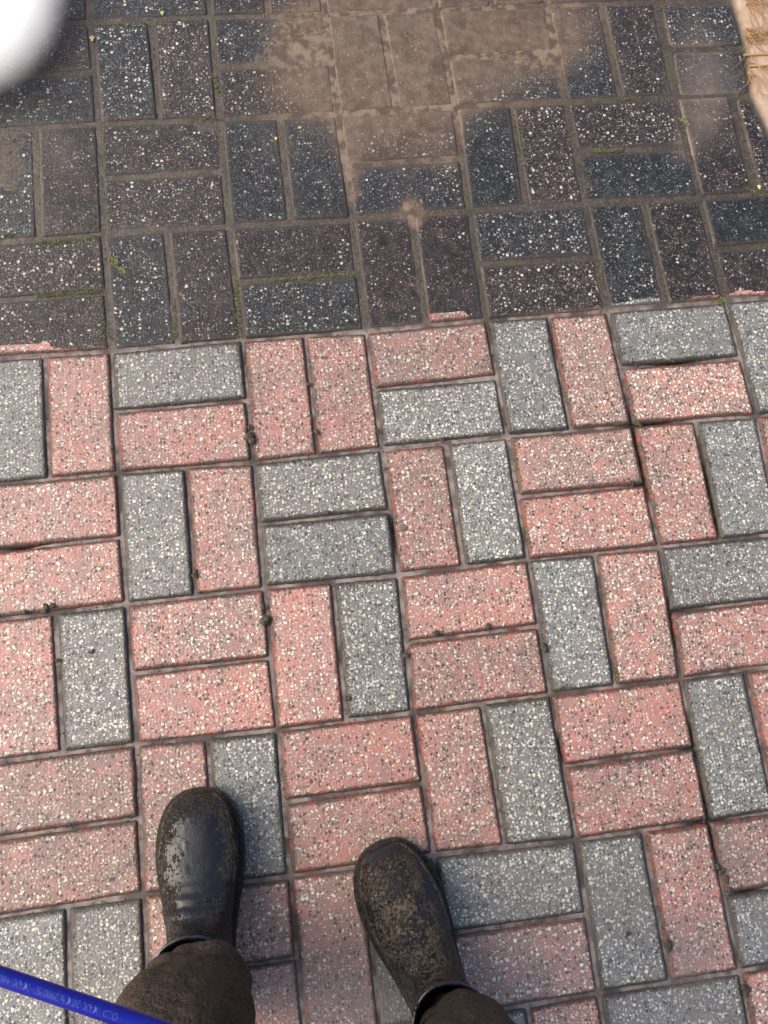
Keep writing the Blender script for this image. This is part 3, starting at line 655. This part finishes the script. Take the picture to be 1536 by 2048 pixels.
# trousers: rings from each hem to the crotch, then the seat, in one mesh
def legrings(pts, nseg=64, seed=0, n=9):
    """pts: (centre xyz, radius side, radius front)"""
    P_ = poly([np.array(p_[0]) for p_ in pts], n); R_ = poly([np.array([p_[1], p_[2], 0]) for p_ in pts], n)
    a = np.linspace(0, 2 * np.pi, nseg, endpoint=False); V = []
    T = np.gradient(P_, axis=0); T /= np.linalg.norm(T, axis=1)[:, None]
    for i in range(len(P_)):
        s_ = np.cross(T[i], [0, 1, 0]); s_ /= np.linalg.norm(s_); f_ = np.cross(s_, T[i]) * -1
        z = P_[i][2]
        hd = abs(np.cos(a * 1.5 + z * 16 + seed)) ** .7; wr = .98 + .07 * (hd - .7) * np.clip((.55 - z) * 4, 0, 1) + .13 * (fbm(np.cos(a) * 1.6 + 5 + seed, z * 9 + np.sin(a) * 1.6 + 5, 3) - .5) * 2 + .075 * np.sin(z * 85 + 2.2 * np.sin(a + seed) + seed) * np.exp(-((z - .2) / .12) ** 2)
        V.append(P_[i] + (s_[None] * (np.cos(a) * R_[i][0] * wr)[:, None] + f_[None] * (np.sin(a) * R_[i][1] * wr)[:, None]))
    return np.array(V)
def leg(px_list, upper, seed):
    pts = [(at(x, y, z), rs, rf) for (x, y, z, rs, rf) in px_list] + upper
    return legrings(pts, seed=seed)
LL = leg([(400, 1962, .105, .040, .036), (414, 1957, .148, .047, .044), (404, 1972, .175, .054, .050), (394, 2000, .21, .062, .056), (374, 2030, .25, .068, .060), (350, 2066, .30, .074, .064)],
         [((-.440, -.965, .40), .074, .074), ((-.43, -.95, .52), .09, .09), ((-.40, -.985, .66), .098, .098), ((-.37, -1.03, .80), .105, .11), ((-.355, -1.06, .90), .11, .125)], 1.)
LR = leg([(905, 2055, .105, .040, .038), (924, 2055, .148, .049, .043), (930, 2076, .175, .053, .050), (938, 2106, .21, .057, .055), (945, 2140, .26, .062, .060)],
         [((-.085, -1.03, .36), .070, .070), ((-.10, -.99, .50), .09, .09), ((-.13, -1.01, .66), .098, .098), ((-.17, -1.04, .80), .105, .11), ((-.19, -1.06, .90), .11, .125)], 4.)
V = []; Fc = []
for R_ in (LL, LR):
    o_ = sum(len(v) for v in V); V.append(R_.reshape(-1, 3)); Fc.append(gridfaces(R_.shape[0], R_.shape[1], True) + o_)
    inner = R_[0] + 0; c0 = inner.mean(0); rr_ = np.stack([R_[0], c0 + (R_[0] - c0) * .93 + [0, 0, .002], c0 + (R_[2] - R_[2].mean(0)) * .9 + [0, 0, .04]])
    o_ = sum(len(v) for v in V); V.append(rr_.reshape(-1, 3)); Fc.append(gridfaces(3, 64, True) + o_)
a = np.linspace(0, 2 * np.pi, 64, endpoint=False)
st = np.stack([np.stack([-.272 + np.cos(a) * w_, -1.055 + dy_ + np.sin(a) * d_, np.full(64, z_)], -1) for z_, w_, d_, dy_ in ((.80, .15, .07, 0), (.84, .185, .115, 0), (.90, .195, .135, -.005), (.97, .185, .13, -.01), (1.03, .172, .12, -.01), (1.06, .168, .115, -.01))])
o_ = sum(len(v) for v in V); V.append(st.reshape(-1, 3)); Fc.append(gridfaces(6, 64, True) + o_)
tro = link('trousers', mesh_np('trousers', np.concatenate(V) - PL, np.concatenate(Fc)), M_TR, person); tro.location = (0, 0, 0)
s = NT('skin'); M_SKIN = s.finish((.45, .27, .19), .5); s = NT('jacket_cloth'); n1, _ = s.noise(s.n('TexCoord').outputs['Object'], 30, 4); M_JK = s.finish(s.mix(n1, (.03, .035, .045), (.05, .055, .07)), .8); M_HAIR = NT('hair').finish((.03, .02, .015), .6)
def skinfig(name, verts, edges, mat, root=0, sub=2):
    me = bpy.data.meshes.new(name); me.from_pydata([v[0] for v in verts], edges, []); o = link(name, me, mat, person)
    o.modifiers.new('skin', 'SKIN'); 
    for i, v in enumerate(verts): me.skin_vertices[0].data[i].radius = (v[1], v[2] if len(v) > 2 else v[1]); 
    me.skin_vertices[0].data[root].use_root = True
    o.modifiers.new('sub', 'SUBSURF').levels = sub; o.modifiers['sub'].render_levels = sub
    dg = bpy.context.evaluated_depsgraph_get(); m2 = bpy.data.meshes.new_from_object(o.evaluated_get(dg)); o.modifiers.clear(); o.data = m2
    for p_ in m2.polygons: p_.use_smooth = True
    if not m2.materials: m2.materials.append(mat)
    return o
ax, ay = 0., -.055
B_ = [((ax, ay, .93), .10), ((ax, ay, 1.10), .10), ((ax, ay + .01, 1.30), .12), ((ax, ay, 1.44), .07), ((ax, ay + .01, 1.52), .052), ((ax, ay + .05, 1.60), .075), ((ax, ay + .06, 1.69), .085), ((ax, ay + .04, 1.76), .06),
      ((-.17, ay, 1.42), .05), ((-.25, ay + .02, 1.17), .038), ((-.17, ay + .20, 1.12), .028), ((-.12, ay + .25, 1.12), .022), ((.17, ay, 1.42), .05), ((.25, ay + .02, 1.17), .038), ((.17, ay + .20, 1.12), .028), ((.12, ay + .25, 1.12), .022),
      ((-.075, ay, .86), .07), ((-.14, .02, .50), .045), ((-.16, .02, .22), .035), ((-.15, .03, .10), .03), ((.075, ay, .86), .07), ((.16, .0, .50), .045), ((.17, -.03, .22), .035), ((.165, -.03, .10), .03)]
skinfig('body', B_, [(0, 1), (1, 2), (2, 3), (3, 4), (4, 5), (5, 6), (6, 7), (3, 8), (8, 9), (9, 10), (10, 11), (3, 12), (12, 13), (13, 14), (14, 15), (0, 16), (16, 17), (17, 18), (18, 19), (0, 20), (20, 21), (21, 22), (22, 23)], M_SKIN)
J_ = [((ax, ay, .92), .185, .14), ((ax, ay, 1.12), .16, .12), ((ax, ay + .01, 1.32), .17, .13), ((ax, ay, 1.45), .09), ((-.18, ay, 1.42), .075), ((-.25, ay + .02, 1.17), .058), ((-.185, ay + .17, 1.12), .045), ((.18, ay, 1.42), .075), ((.25, ay + .02, 1.17), .058), ((.185, ay + .17, 1.12), .045)]
skinfig('jacket', J_, [(0, 1), (1, 2), (2, 3), (3, 4), (4, 5), (5, 6), (3, 7), (7, 8), (8, 9)], M_JK)
skinfig('hair', [((ax, ay + .03, 1.68), .088), ((ax, ay + .05, 1.75), .075)], [(0, 1)], M_HAIR)

# ---------------------------------------------------------------- white spray hanging over the upper left corner
mi = NT('white_spray'); v_ = mi.n('VolumePrincipled'); tc = mi.n('TexCoord').outputs['Object']
ln = mi.vmath('LENGTH', tc); ln = ln.node.outputs['Value']
nn, _ = mi.noise(tc, 6, 3)
den = mi.math('MULTIPLY', mi.math('POWER', mi.math('SUBTRACT', 1., mi.math('ADD', ln, mi.math('MULTIPLY', mi.math('SUBTRACT', nn, .5), .08)), clamp=True), 2.0), 900.)
mi.set(v_.inputs['Color'], (1., 1., 1.)); mi.set(v_.inputs['Density'], den); v_.inputs['Anisotropy'].default_value = .0
mi.t.links.new(v_.outputs[0], mi.out.inputs['Volume'])
bm = bmesh.new(); bmesh.ops.create_icosphere(bm, subdivisions=4, radius=1.0); me = bpy.data.meshes.new('water_spray'); bm.to_mesh(me); bm.free()
mo = link('water_spray', me, mi.m); pc = at(-70, -35, .036); mo.location = tuple(pc); mo.scale = (.185, .25, .034)
tag(mo, 'dense white cloud of water spray at the upper left corner', 'spray', kind='stuff')
